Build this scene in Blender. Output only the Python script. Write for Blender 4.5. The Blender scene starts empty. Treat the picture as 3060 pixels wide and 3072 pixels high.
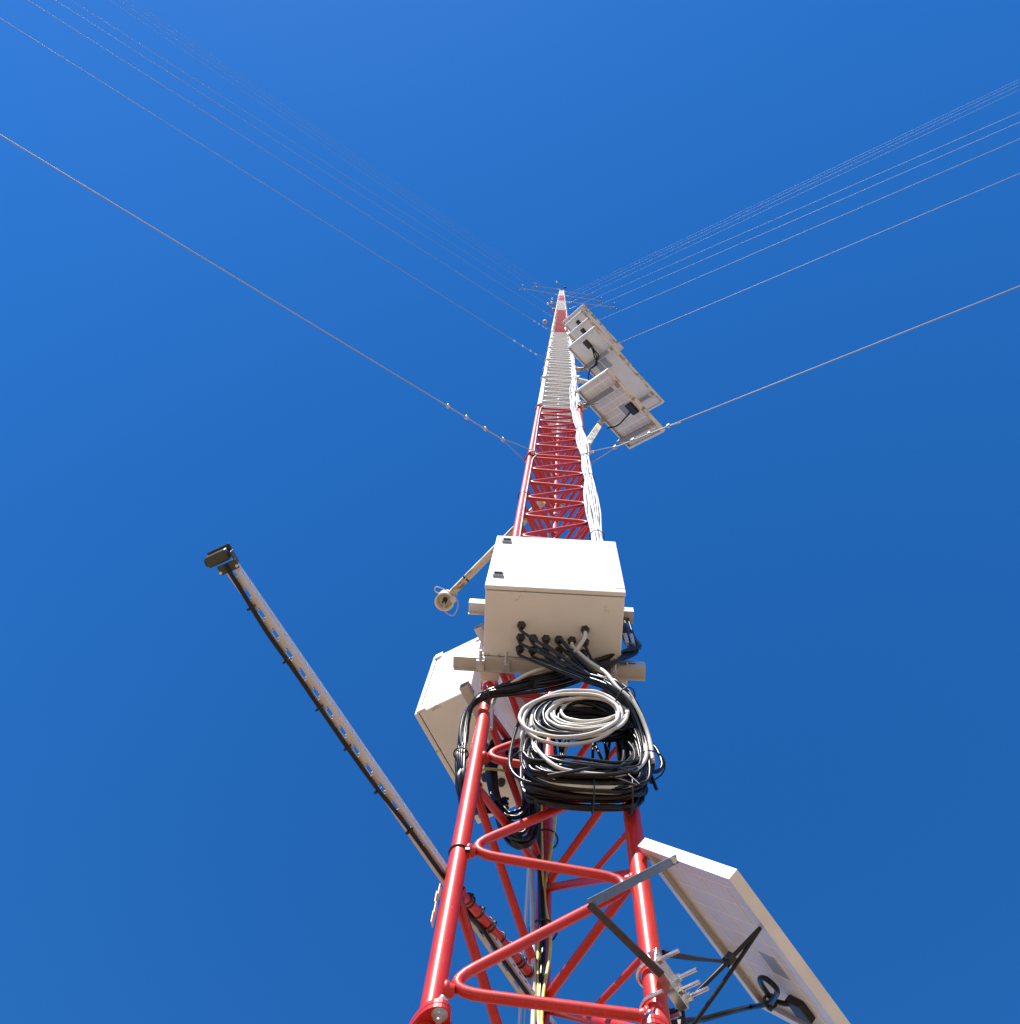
import bpy, math, random
from mathutils import Vector, Matrix

random.seed(11)
R = math.radians
SC = bpy.context.scene
COL = SC.collection

# ------------------------------------------------------------------ camera, sky, sun, exposure
# world origin = the photographer's phone, 1.7 m above the ground, x right, y towards the mast, z up
GROUND = -1.7
cam_data = bpy.data.cameras.new('camera')
cam_data.sensor_fit = 'HORIZONTAL'
cam_data.sensor_width = 36.0
cam_data.lens = 36.0 * 2900.0 / 3060.0
cam_data.clip_start = 0.05
cam_data.clip_end = 20000.0
cam = bpy.data.objects.new('camera', cam_data)
COL.objects.link(cam)
zen = Vector((156.1, -702.65, 2900.0)).normalized()            # zenith in camera axes (x right, y down, z forward)
dn = Vector((0.0, 1.0, 0.0))
yh = (dn - zen * dn.dot(zen)).normalized()
xh = yh.cross(zen)
right = Vector((xh.x, yh.x, zen.x))
down = Vector((xh.y, yh.y, zen.y))
fwd = Vector((xh.z, yh.z, zen.z))
m = Matrix.Identity(4)
for r_ in range(3):
    m[r_][0] = right[r_]
    m[r_][1] = -down[r_]
    m[r_][2] = -fwd[r_]
cam.matrix_world = m
SC.camera = cam

SUN_EL = R(54.0)
SUN_AZ = R(21.0)                                              # to the left of straight behind the camera
to_sun = Vector((-math.sin(SUN_AZ) * math.cos(SUN_EL), -math.cos(SUN_AZ) * math.cos(SUN_EL), math.sin(SUN_EL)))
world = bpy.data.worlds.new('World')
SC.world = world
world.use_nodes = True
wn = world.node_tree.nodes
wl = world.node_tree.links
wn.clear()
w_out = wn.new('ShaderNodeOutputWorld')
w_bg = wn.new('ShaderNodeBackground')
sky = wn.new('ShaderNodeTexSky')
sky.sky_type = 'NISHITA'
sky.sun_disc = False
sky.sun_elevation = SUN_EL
sky.sun_rotation = math.atan2(to_sun.x, to_sun.y)
sky.altitude = 1200.0
sky.air_density = 1.0
sky.dust_density = 0.1
sky.ozone_density = 5.0
w_bg.inputs['Strength'].default_value = 0.114
hs = wn.new('ShaderNodeHueSaturation')                         # the phone's vivid rendering of a clear dry sky
hs.inputs['Saturation'].default_value = 1.28
hs.inputs['Hue'].default_value = 0.505
wl.new(sky.outputs[0], hs.inputs['Color'])
wl.new(hs.outputs[0], w_bg.inputs['Color'])
wl.new(w_bg.outputs[0], w_out.inputs['Surface'])

sun_data = bpy.data.lights.new('sun', 'SUN')
sun_data.energy = 5.0
sun_data.angle = R(0.53)
sun_data.color = (1.0, 0.955, 0.90)
sun = bpy.data.objects.new('sun', sun_data)
COL.objects.link(sun)
sun.rotation_euler = to_sun.to_track_quat('Z', 'Y').to_euler()

SC.view_settings.view_transform = 'Standard'
SC.view_settings.look = 'None'
SC.view_settings.gamma = 1.0
SC.view_settings.use_curve_mapping = False
SC.view_settings.exposure = 0.85
SC.cycles.use_adaptive_sampling = False                       # the hair-thin guy wires need every sample

# ------------------------------------------------------------------ materials
def mat(name, col, rough=0.5, metal=0.0, var=0.12, scale=25.0, dirt=None, bump=0.0, coat=0.0, detail=4.0, spec=0.5, streak=0.0):
    """procedural surface: base colour with cloudy variation, optional dirt = (colour, coverage, scale)"""
    mm = bpy.data.materials.new(name)
    mm.use_nodes = True
    nt = mm.node_tree
    b = nt.nodes['Principled BSDF']
    b.inputs['Roughness'].default_value = rough
    b.inputs['Metallic'].default_value = metal
    b.inputs['Specular IOR Level'].default_value = spec
    if coat:
        b.inputs['Coat Weight'].default_value = coat
        b.inputs['Coat Roughness'].default_value = 0.26
    geo = nt.nodes.new('ShaderNodeNewGeometry')
    nz = nt.nodes.new('ShaderNodeTexNoise')
    nz.inputs['Scale'].default_value = scale
    nz.inputs['Detail'].default_value = detail
    nt.links.new(geo.outputs['Position'], nz.inputs['Vector'])
    ramp = nt.nodes.new('ShaderNodeValToRGB')
    ramp.color_ramp.elements[0].position = 0.3
    ramp.color_ramp.elements[1].position = 0.72
    lo = [c * (1.0 - var) for c in col[:3]]
    hi = [min(1.0, c * (1.0 + var)) for c in col[:3]]
    ramp.color_ramp.elements[0].color = (*lo, 1)
    ramp.color_ramp.elements[1].color = (*hi, 1)
    nt.links.new(nz.outputs['Fac'], ramp.inputs['Fac'])
    out = ramp.outputs['Color']
    if streak:                                             # chalky, scratched paint running along the tubes
        mp = nt.nodes.new('ShaderNodeMapping')
        mp.inputs['Scale'].default_value = (1.0, 1.0, 0.09)
        nt.links.new(geo.outputs['Position'], mp.inputs['Vector'])
        n3 = nt.nodes.new('ShaderNodeTexNoise')
        n3.inputs['Scale'].default_value = 190.0
        n3.inputs['Detail'].default_value = 5.0
        nt.links.new(mp.outputs[0], n3.inputs['Vector'])
        r3 = nt.nodes.new('ShaderNodeMapRange')
        r3.inputs['From Min'].default_value = 0.56
        r3.inputs['From Max'].default_value = 0.78
        r3.inputs['To Max'].default_value = streak
        nt.links.new(n3.outputs['Fac'], r3.inputs['Value'])
        m3 = nt.nodes.new('ShaderNodeMix')
        m3.data_type = 'RGBA'
        nt.links.new(r3.outputs[0], m3.inputs[0])
        nt.links.new(out, m3.inputs[6])
        m3.inputs[7].default_value = (min(1, col[0] * 1.1), col[1] + 0.16, col[2] + 0.15, 1)
        out = m3.outputs[2]
    if dirt:
        dc, cov, ds = dirt
        n2 = nt.nodes.new('ShaderNodeTexNoise')
        n2.inputs['Scale'].default_value = ds
        n2.inputs['Detail'].default_value = 6.0
        n2.inputs['Roughness'].default_value = 0.65
        nt.links.new(geo.outputs['Position'], n2.inputs['Vector'])
        r2 = nt.nodes.new('ShaderNodeValToRGB')
        r2.color_ramp.elements[0].position = 0.78 - cov
        r2.color_ramp.elements[1].position = 0.88 - cov
        mx = nt.nodes.new('ShaderNodeMix')
        mx.data_type = 'RGBA'
        nt.links.new(n2.outputs['Fac'], r2.inputs['Fac'])
        nt.links.new(r2.outputs['Color'], mx.inputs[0])
        nt.links.new(out, mx.inputs[6])
        mx.inputs[7].default_value = (*dc, 1)
        out = mx.outputs[2]
    nt.links.new(out, b.inputs['Base Color'])
    if bump:
        bp = nt.nodes.new('ShaderNodeBump')
        bp.inputs['Strength'].default_value = bump
        bp.inputs['Distance'].default_value = 0.001
        nt.links.new(nz.outputs['Fac'], bp.inputs['Height'])
        nt.links.new(bp.outputs['Normal'], b.inputs['Normal'])
    rr = nt.nodes.new('ShaderNodeMapRange')
    rr.inputs['To Min'].default_value = max(0.03, rough - 0.08)
    rr.inputs['To Max'].default_value = min(1.0, rough + 0.1)
    nt.links.new(nz.outputs['Fac'], rr.inputs['Value'])
    nt.links.new(rr.outputs[0], b.inputs['Roughness'])
    return mm

M = {
    'red': mat('red_paint', (0.50, 0.020, 0.010), 0.5, var=0.14, scale=11, dirt=((0.50, 0.13, 0.10), 0.125, 38), bump=0.3, coat=0.6, spec=0.2, streak=0.30),
    'white': mat('white_paint', (0.62, 0.605, 0.57), 0.4, var=0.06, scale=20, dirt=((0.45, 0.40, 0.33), 0.14, 40)),
    'cabinet': mat('cabinet_coating', (0.70, 0.70, 0.68), 0.42, var=0.05, scale=7, dirt=((0.38, 0.31, 0.22), 0.145, 13)),
    'alu': mat('aluminium', (0.72, 0.70, 0.66), 0.45, metal=0.35, var=0.06, scale=15),
    'alu_dirty': mat('muddy_aluminium', (0.66, 0.62, 0.54), 0.6, metal=0.1, var=0.1, scale=18, dirt=((0.30, 0.19, 0.09), 0.28, 9)),
    'galv': mat('galvanised_steel', (0.60, 0.61, 0.62), 0.32, metal=0.65, var=0.15, scale=60),
    'rail': mat('rail_aluminium', (0.50, 0.47, 0.43), 0.42, metal=0.3, var=0.08, scale=25),
    'strut': mat('slotted_steel', (0.58, 0.57, 0.55), 0.45, metal=0.25, var=0.08, scale=40, dirt=((0.35, 0.25, 0.15), 0.12, 30)),
    'dark_steel': mat('dark_steel', (0.05, 0.055, 0.062), 0.42, metal=0.4, var=0.2, scale=80, bump=0.2),
    'grey_steel': mat('grey_painted_steel', (0.16, 0.175, 0.19), 0.5, metal=0.3, var=0.12, scale=60),
    'black': mat('black_cable', (0.010, 0.0098, 0.0098), 0.30, var=0.2, scale=50, spec=0.3),
    'rubber': mat('black_plastic', (0.014, 0.013, 0.013), 0.45, var=0.2, scale=60),
    'beige': mat('grey_cable', (0.56, 0.53, 0.465), 0.40, var=0.06, scale=30),
    'white_cable': mat('white_cable', (0.47, 0.475, 0.475), 0.40, var=0.06, scale=30),
    'yellow': mat('yellow_green_cable', (0.62, 0.55, 0.13), 0.4, var=0.1, scale=12),
    'green': mat('green_insulation', (0.05, 0.25, 0.07), 0.4),
    'back': mat('panel_backsheet', (0.71, 0.695, 0.67), 0.3, var=0.03, scale=6, dirt=((0.45, 0.36, 0.26), 0.10, 9), spec=0.4),
    'cells': mat('solar_cells', (0.012, 0.016, 0.045), 0.08, var=0.2, scale=10),
    'grid': mat('panel_cell_gaps', (0.93, 0.92, 0.90), 0.4, var=0.03),
    'sticker': mat('silver_sticker', (0.33, 0.35, 0.38), 0.4, var=0.08, scale=50),
    'camera_green': mat('olive_housing', (0.040, 0.042, 0.028), 0.38, var=0.15, scale=50),
    'plastic': mat('cream_plastic', (0.75, 0.70, 0.58), 0.4, var=0.05),
    'orange': mat('orange_plastic', (0.40, 0.20, 0.07), 0.45),
    'wire': mat('guy_strand', (0.31, 0.32, 0.335), 0.6, metal=0.0, var=0.02, scale=5, spec=0.3),
    'concrete': mat('concrete', (0.36, 0.34, 0.31), 0.9, var=0.15, scale=12),
    'ground': mat('dry_ground', (0.255, 0.180, 0.114), 0.95, var=0.25, scale=0.35, dirt=((0.20, 0.15, 0.075), 0.25, 0.9)),
    'zinc': mat('bright_zinc', (0.72, 0.73, 0.74), 0.2, metal=0.9, var=0.15, scale=70),
    'strut_side': mat('sky_tinted_flange', (0.60, 0.61, 0.63), 0.5, metal=0.1, var=0.06, scale=30),  # same steel as the arm's web, with bluish skylight put into the colour
    'crossbar': mat('weathered_steel_bar', (0.27, 0.25, 0.235), 0.5, metal=0.2, var=0.12, scale=12),
    'lens': mat('lens_glass', (0.01, 0.012, 0.016), 0.06, var=0.0),
    'tape': mat('cream_tape', (0.66, 0.60, 0.48), 0.6),
}

# ------------------------------------------------------------------ mesh helpers
def perp(d):
    a = Vector((0, 0, 1)) if abs(d.z) < 0.9 else Vector((1, 0, 0))
    u = d.cross(a).normalized()
    return u, d.cross(u).normalized()


class MB:
    def __init__(self):
        self.v, self.f, self.s = [], [], []

    def _add(self, vs, fs, smooth=False):
        o = len(self.v)
        self.v += [tuple(p) for p in vs]
        for i, q in enumerate(fs):
            self.f.append([o + k for k in q])
            self.s.append(smooth if isinstance(smooth, bool) else smooth[i])
        return self

    def box(self, c, ax, ay, az, sx, sy, sz):
        c = Vector(c)
        ax, ay, az = Vector(ax) * sx / 2, Vector(ay) * sy / 2, Vector(az) * sz / 2
        vs = [c + ax * i + ay * j + az * k for i in (-1, 1) for j in (-1, 1) for k in (-1, 1)]
        return self._add(vs, [(0, 1, 3, 2), (4, 6, 7, 5), (0, 4, 5, 1), (2, 3, 7, 6), (0, 2, 6, 4), (1, 5, 7, 3)])

    def bar(self, p0, p1, w, h, up=(0, 0, 1)):
        p0, p1 = Vector(p0), Vector(p1)
        d = p1 - p0
        L = d.length
        d.normalize()
        up = Vector(up)
        side = d.cross(up).normalized()
        up = side.cross(d).normalized()
        return self.box((p0 + p1) / 2, d, side, up, L, w, h)

    def cyl(self, p0, p1, r0, r1=None, n=14, cap=True):
        p0, p1 = Vector(p0), Vector(p1)
        r1 = r0 if r1 is None else r1
        d = (p1 - p0).normalized()
        u, w = perp(d)
        vs = []
        for p, r in ((p0, r0), (p1, r1)):
            for i in range(n):
                a = 2 * math.pi * i / n
                vs.append(p + (u * math.cos(a) + w * math.sin(a)) * r)
        fs = [(i, (i + 1) % n, n + (i + 1) % n, n + i) for i in range(n)]
        self._add(vs, fs, n > 6)
        if cap:                                            # caps on vertices of their own keep the side normals true
            self._add(vs[:n], [tuple(range(n))[::-1]])
            self._add(vs[n:], [tuple(range(n))])
        return self

    def lathe(self, p, axis, prof, n=18):
        """prof: list of (distance along axis, radius)"""
        p, axis = Vector(p), Vector(axis).normalized()
        u, w = perp(axis)
        vs = []
        for (z, r) in prof:
            for i in range(n):
                a = 2 * math.pi * i / n
                vs.append(p + axis * z + (u * math.cos(a) + w * math.sin(a)) * r)
        fs = []
        for k in range(len(prof) - 1):
            for i in range(n):
                fs.append((k * n + i, k * n + (i + 1) % n, (k + 1) * n + (i + 1) % n, (k + 1) * n + i))
        self._add(vs, fs, True)
        self._add(vs[:n], [tuple(range(n))[::-1]])
        return self._add(vs[-n:], [tuple(range(n))])

    def tube(self, pts, r, n=8, closed=False):
        pts = [Vector(p) for p in pts]
        m_ = len(pts)
        vs = []
        u = None
        for i in range(m_):
            if closed:
                d = (pts[(i + 1) % m_] - pts[i - 1]).normalized()
            else:
                d = (pts[min(i + 1, m_ - 1)] - pts[max(i - 1, 0)]).normalized()
            if u is None:
                u, w = perp(d)
            else:
                u = (u - d * u.dot(d)).normalized()
                w = d.cross(u)
            for k in range(n):
                a = 2 * math.pi * k / n
                vs.append(pts[i] + (u * math.cos(a) + w * math.sin(a)) * r)
        fs, sm = [], []
        for i in range(m_ if closed else m_ - 1):
            j = (i + 1) % m_
            for k in range(n):
                k2 = (k + 1) % n
                fs.append((i * n + k, i * n + k2, j * n + k2, j * n + k))
                sm.append(True)
        self._add(vs, fs, sm)
        if not closed:
            self._add(vs[:n], [tuple(range(n))[::-1]])
            self._add(vs[-n:], [tuple(range(n))])
        return self

    def prism(self, pts, o, ux, uy, t0, t1):
        o, ux, uy = Vector(o), Vector(ux), Vector(uy)
        nn = ux.cross(uy)
        n = len(pts)
        vs = [o + ux * a + uy * b + nn * t for t in (t0, t1) for (a, b) in pts]
        fs = [tuple(range(n))[::-1], tuple(range(n, 2 * n))] + [(i, (i + 1) % n, n + (i + 1) % n, n + i) for i in range(n)]
        return self._add(vs, fs)

    def mesh(self, name):
        me = bpy.data.meshes.new(name)
        me.from_pydata(self.v, [], self.f)
        me.polygons.foreach_set('use_smooth', self.s)
        me.update()
        return me

    def build(self, name, mt, parent=None, bevel=0.0, label=None):
        if parent is not None:
            o = base_of(parent)
            self.v = [(x - o.x, y - o.y, z - o.z) for x, y, z in self.v]
        ob = link(name, self.mesh(name), mt, parent)
        if bevel:
            md = ob.modifiers.new('bevel', 'BEVEL')
            md.width = bevel
            md.segments = 2
            md.limit_method = 'ANGLE'
        if label:
            ob['label'] = label
        return ob


def base_of(o):
    p = Vector((0, 0, 0))
    while o is not None:
        p += o.location
        o = o.parent
    return p


def link(name, me, mt=None, parent=None):
    ob = bpy.data.objects.new(name, me)
    COL.objects.link(ob)
    if mt is not None:
        if not me.materials:
            me.materials.append(None)
        ob.material_slots[0].link = 'OBJECT'
        ob.material_slots[0].material = M[mt] if isinstance(mt, str) else mt
    if parent is not None:
        ob.parent = parent
    return ob


def tag(o, label, cat, group=None):
    o['label'] = label
    o['category'] = cat
    if group:
        o['group'] = group
    return o


def thing(name, label, cat, loc=(0, 0, 0), group=None):
    o = bpy.data.objects.new(name, None)
    o.empty_display_size = 0.1
    COL.objects.link(o)
    o.location = loc
    return tag(o, label, cat, group)


def smooth(pts, k=6, closed=False):
    """Catmull-Rom through the given points"""
    pts = [Vector(p) for p in pts]
    n = len(pts)
    out = []
    rng = n if closed else n - 1
    for i in range(rng):
        p0 = pts[(i - 1) % n] if closed or i > 0 else pts[0] * 2 - pts[1]
        p1, p2 = pts[i], pts[(i + 1) % n]
        p3 = pts[(i + 2) % n] if closed or i + 2 < n else pts[-1] * 2 - pts[-2]
        for j in range(k):
            t = j / k
            out.append(0.5 * ((2 * p1) + (p2 - p0) * t + (2 * p0 - 5 * p1 + 4 * p2 - p3) * t * t + (3 * p1 - p0 - 3 * p2 + p3) * t ** 3))
    if not closed:
        out.append(pts[-1])
    return out


def fillet(pts, d, k=7):
    pts = [Vector(p) for p in pts]
    out = [pts[0]]
    for i in range(1, len(pts) - 1):
        a, b, c = pts[i - 1], pts[i], pts[i + 1]
        da = min(d, (a - b).length * 0.45)
        dc = min(d, (c - b).length * 0.45)
        q0, q2 = b + (a - b).normalized() * da, b + (c - b).normalized() * dc
        for j in range(k + 1):
            t = j / k
            out.append(q0 * (1 - t) ** 2 + b * 2 * t * (1 - t) + q2 * t * t)
    out.append(pts[-1])
    return out


X, Y, Z = Vector((1, 0, 0)), Vector((0, 1, 0)), Vector((0, 0, 1))

# ------------------------------------------------------------------ the place: ground and mast geometry
W = 0.40
ANG = 0.0523
CEN = Vector((-0.0361, 1.3759, 0.0))
LEG = [CEN + Vector((math.cos(ANG + k), math.sin(ANG + k), 0)) * W / math.sqrt(3) for k in (-math.pi * 5 / 6, -math.pi / 6, math.pi / 2)]
PL, PR, PB = LEG
EX = Vector((math.cos(ANG), math.sin(ANG), 0))          # along the front face, left to right
NF = Vector((math.sin(ANG), -math.cos(ANG), 0))         # front face outward, towards the camera
MID = (PL + PR) / 2
ULB = (PB - PL).normalized()
NLB = Vector((-ULB.y, ULB.x, 0))                        # outward of the left face
RLEG = 0.0211
RROD = 0.0112
SEC = 2.72
F0 = 1.40
PITCH = 0.437


def FF(x, out, h):
    return MID + EX * x + NF * out + Z * h


g = MB()
g.v = [(-4000, -4000, GROUND), (4000, -4000, GROUND), (4000, 4000, GROUND), (-4000, 4000, GROUND)]
g.f = [[0, 1, 2, 3]]
g.s = [False]
gr = g.build('ground', 'ground')
gr['kind'] = 'structure'

fd = thing('mast_foundation', 'concrete block with steel plate under the red and white mast', 'foundation', (CEN.x, CEN.y, GROUND))
MB().box((CEN.x, CEN.y, GROUND + 0.15), X, Y, Z, 1.1, 1.1, 0.36).build('concrete_block', 'concrete', fd, bevel=0.02)
MB().box((CEN.x, CEN.y, GROUND + 0.345), X, Y, Z, 0.62, 0.62, 0.022).build('base_plate', 'galv', fd, bevel=0.003)

# ------------------------------------------------------------------ mast
mast_base = Vector((CEN.x, CEN.y, GROUND + 0.36))
mast = thing('lattice_mast', 'tall triangular lattice mast in red and white bands held by guy wires', 'mast', mast_base)
K_LO, K_HI = -1, 37


def band(k):
    if k <= 2:
        return 'red'
    for a, b, c in ((3, 7, 'white'), (8, 13, 'red'), (14, 19, 'white'), (20, 25, 'red'), (26, 34, 'white')):
        if a <= k <= b:
            return c
    return 'red'


leg_me = MB().cyl((0, 0, 0.010), (0, 0, SEC - 0.010), RLEG, n=24).mesh('leg')
leg_me_far = MB().cyl((0, 0, 0.010), (0, 0, SEC - 0.010), RLEG, n=12).mesh('leg_far')
oval = []
for i in range(28):
    a = 2 * math.pi * i / 28
    r_ = 0.052 if abs(math.cos(a)) > 0.4 else 0.052
    oval.append((math.copysign(abs(math.cos(a)) ** 0.8, math.cos(a)) * 0.056, math.copysign(abs(math.sin(a)) ** 1.1, math.sin(a)) * 0.029))
fl_bot = MB().prism(oval, (0, 0, 0), X, Y, 0.0008, 0.0098).mesh('flange')
fl_top = MB().prism(oval, (0, 0, SEC), X, Y, -0.0098, -0.0008).mesh('flange')
bm_ = MB()
bm_.cyl((0, 0, -0.026), (0, 0, 0.030), 0.006, n=10)
bm_.cyl((0, 0, -0.018), (0, 0, -0.0105), 0.0115, n=6)
bm_.cyl((0, 0, 0.0105), (0, 0, 0.020), 0.0115, n=6)
bm_.cyl((0, 0, -0.0105), (0, 0, -0.0094), 0.0145, n=16)
bolt_me = bm_.mesh('bolt')


def lacing(A, B, seq, fl=0.095):
    """bent rod zigzag between two legs; seq = [(which leg, height)...]; with a weld stub at each bend"""
    d = (B - A).normalized()
    inset = RLEG + 0.0065
    pa, pb = A + d * inset - CEN, B - d * inset - CEN
    pts = []
    for (s, h) in seq:
        p = (pa if s == 0 else pb) + Z * h
        pts.append(p)
    ext = []
    for i, p in enumerate(pts):
        s = seq[i][0]
        off = -0.030 if 0 < i < len(pts) - 1 else 0.0
        ext.append(p + d * (off if s == 0 else -off))
    mb = MB().tube(fillet(ext, fl), RROD, n=10)
    for i, (s, h) in enumerate(seq):
        q = (A if s == 0 else B) - CEN + Z * h
        e = q + (d if s == 0 else -d) * (RLEG + 0.012)
        dv = d if s == 0 else -d
        mb.lathe(q + dv * (RLEG - 0.004), dv, [(0, 0.0175), (0.004, 0.0188), (0.0075, 0.0172), (0.010, 0.0136), (0.0125, 0.0140), (0.019, 0.0102)], n=12)
        mb.cyl(q, e, 0.0100 if 0 < i < len(pts) - 1 else 0.0090, n=8)
    return mb


seqF = [(1, 0.060)]
seqLB = [(0, 0.050)]
seqRB = [(0, 0.045)]
for n_ in range(6):
    seqF += [(0, 0.088 + n_ * PITCH), (1, 0.454 + n_ * PITCH)]
    seqLB += [(1, 0.094 + n_ * PITCH), (0, 0.400 + n_ * PITCH)]
    seqRB += [(1, 0.470 + n_ * PITCH), (0, 0.487 + n_ * PITCH)]
seqF += [(0, 2.695)]
seqLB += [(1, 2.69)]
seqRB[-1] = (0, 2.69)
seqRB[-2] = (1, 2.66)
lac_me = [lacing(PL, PR, seqF).mesh('lacing'), lacing(PL, PB, seqLB, 0.07).mesh('lacing'), lacing(PR, PB, seqRB, 0.06).mesh('lacing')]


def step_mb():
    d = (PB - PR).normalized()
    a = PR - CEN + Z * 0.235
    b = (PR + PB) / 2 - CEN + Z * 0.265
    return MB().cyl(a, b, 0.0075, n=8)


step_me = step_mb().mesh('step_bar')

for k in range(K_LO, K_HI + 1):
    c = band(k)
    fz = F0 + SEC * k
    near = k <= 12
    for i in range(3):
        lg = link('leg', leg_me if near else leg_me_far, c, mast)
        lg.location = LEG[i] - Vector((CEN.x, CEN.y, 0)) + Z * (fz - mast_base.z)
        o = (LEG[i] - CEN).normalized()
        lg.rotation_euler = (0, 0, math.atan2(o.y, o.x) + math.pi / 2)
        if k <= 20:
            link('flange', fl_bot, c, lg)
            link('flange', fl_top, c, lg)
        if near:
            for sx in (-1, 1):
                bo = link('bolt', bolt_me, 'galv', lg)
                bo.location = (sx * 0.040, 0, 0)
        lc = link('lacing', lac_me[i], c, mast)
        lc.location = Z * (fz - mast_base.z)
    if k <= 12:
        for n_ in range(6):
            st = link('step_bar', step_me, c, mast)
            st.location = Z * (fz - mast_base.z + n_ * PITCH)

# ------------------------------------------------------------------ guy wires
def rot2(v, deg):
    a = R(deg)
    return Vector((v.x * math.cos(a) - v.y * math.sin(a), v.x * math.sin(a) + v.y * math.cos(a), 0))


ORD = ['lowest', 'second lowest', 'third lowest', 'fourth lowest', 'fifth lowest', 'sixth lowest', 'seventh lowest', 'eighth lowest', 'topmost']


def clip(mb, p, d, upv):
    s = d.cross(upv).normalized()
    mb.box(p - upv * 0.004, d, s, upv, 0.020, 0.022, 0.013)
    for e in (-1, 1):
        mb.cyl(p + s * e * 0.008 - upv * 0.004, p + s * e * 0.008 + upv * 0.030, 0.0036, n=8)
        mb.cyl(p + s * e * 0.008 + upv * 0.007, p + s * e * 0.008 + upv * 0.015, 0.0070, n=6)
    return mb


def guy(leg, outv, side, idx, r_anchor, clips):
    z = 6.87 + 8.16 * idx
    a = Vector((leg.x, leg.y, z)) + outv * 0.02
    gpt = Vector((CEN.x + outv.x * r_anchor, CEN.y + outv.y * r_anchor, GROUND + 0.02))
    d = (gpt - a).normalized()
    t = thing('guy_wire', '%s steel guy wire %s' % (ORD[idx], side), 'guy wire',
              gpt, 'steel guy wires ' + side)
    rw = 0.0039 if idx == 0 else (0.0030 if idx == 1 and outv.x < 0 else 0.0036)
    tang = Vector((-outv.y, outv.x, 0))
    L = (gpt - a).length
    first = clips[0]
    sag = Vector((0, 0, -1))
    pts = []
    for i in range(31):
        u = i / 30
        s = first + (L - first) * u
        pts.append(a + d * s + sag * (0.0016 * L * 4 * u * (1 - u)))
    MB().tube(pts, rw, n=7).build('strand', 'wire', t)
    if idx <= 5:
        # loop of strand around the flange ears, dead end lying along the guy
        e0, e1 = a - outv * 0.035 + tang * 0.050 + Z * 0.006, a - outv * 0.035 - tang * 0.050 - Z * 0.02
        MB().tube(smooth([a + d * first + tang * 0.004, a + d * first * 0.6 + tang * 0.022, e0], 5), rw * 0.8, n=7).build('loop_strand', 'wire', t)
        MB().tube(smooth([a + d * first - tang * 0.004, a + d * first * 0.6 - tang * 0.020, e1], 5), rw * 0.8, n=7).build('loop_strand', 'wire', t)
        end = clips[-1] + 0.10
        up = (Z - d * Z.dot(d)).normalized()
        MB().tube([a + d * first - up * 0.010, a + d * clips[-1] - up * 0.010, a + d * end - up * 0.032 + tang * 0.004], rw, n=7).build('dead_end', 'wire', t)
        for cpos in clips:
            clip(MB(), a + d * cpos - up * 0.003, d, up).build('wire_clip', 'galv', t)
    return t


oL, oR_, oB = (PL - CEN).normalized(), (PR - CEN).normalized(), (PB - CEN).normalized()
for i in range(9):
    inner = i < 5
    guy(PL, rot2(oL, 2.75 if inner else 2.2 + 0.12 * i), 'of the set running to the left', i, 22 if inner else 42, (0.23, 0.39, 0.555, 0.715) if i == 0 else (0.24, 0.36, 0.54, 0.72))
    guy(PR, rot2(oR_, 0.9 if inner else 0.95), 'of the set running to the right', i, 22 if inner else 44, (0.225, 0.37, 0.50, 0.65) if i == 0 else (0.30, 0.45, 0.60, 0.78))
    guy(PB, rot2(oB, 0.6), 'going away behind the mast', i, 22 if inner else 42, (0.3, 0.45, 0.6, 0.75))

# ------------------------------------------------------------------ cabinets
def hexnut(mb, p, axis, r, h):
    return mb.cyl(p, Vector(p) + Vector(axis) * h, r, n=6)


# front cabinet: bottom back left corner, width along EX, depth towards the camera
C1 = Vector((-0.249, 1.1515, 2.82))
W1, D1, H1 = 0.432, 0.240, 0.585
cab = thing('equipment_cabinet', 'white steel cabinet on the front of the mast with black cable glands underneath', 'cabinet', C1)


def c1(x, o, h):
    return C1 + EX * x + NF * o + Z * h


MB().box(c1(W1 / 2, 0.1115, H1 / 2), EX, NF, Z, W1 - 0.004, 0.222, H1 - 0.004).build('body', 'cabinet', cab, bevel=0.004)
MB().box(c1(W1 / 2, 0.2240, H1 / 2), EX, NF, Z, W1 - 0.012, 0.004, H1 - 0.012).build('door_gasket', 'rubber', cab)
dr = MB().box(c1(W1 / 2, 0.2325, H1 / 2), EX, NF, Z, W1, 0.015, H1).build('door', 'cabinet', cab, bevel=0.003)
for (x, h) in ((0.035, 0.095), (0.040, 0.50)):
    lk = MB().box(c1(x, 0.2455, h), EX, NF, Z, 0.034, 0.010, 0.026).build('lock', 'plastic', dr, bevel=0.002)
    lk.material_slots[0].material = M['sticker']
    MB().box(c1(x, 0.2525, h + 0.003), EX, NF, Z, 0.026, 0.006, 0.014).build('lock_insert', 'rubber', dr)
for h in (0.055, 0.53):
    MB().box(c1(W1 - 0.0165, 0.2405, h), EX, NF, Z, 0.030, 0.003, 0.045).build('hinge_cover', 'cabinet', dr, bevel=0.001)
MB().box(c1(0.295, 0.2408, H1 / 2), EX, NF, Z, 0.006, 0.0035, H1 - 0.03).build('door_rib', 'cabinet', dr, bevel=0.001)
GL = [(-0.1255, 1.0425), (-0.1285, 1.0826), (-0.1309, 1.1202), (-0.089, 1.0851), (-0.091, 1.1244), (-0.0495, 1.0866), (-0.0522, 1.125),
      (-0.01, 1.089), (-0.0109, 1.1265), (0.0303, 1.0915), (0.0269, 1.1317), (0.0711, 1.0557), (0.0705, 1.0957), (0.0664, 1.1332)]
gm = MB()
hexnut(gm, (0, 0, 0.0035), (0, 0, -1), 0.0145, 0.008)
gm.lathe((0, 0, -0.004), (0, 0, -1), [(0, 0.0125), (0.010, 0.012), (0.017, 0.0095), (0.022, 0.0065)], n=14)
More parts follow.
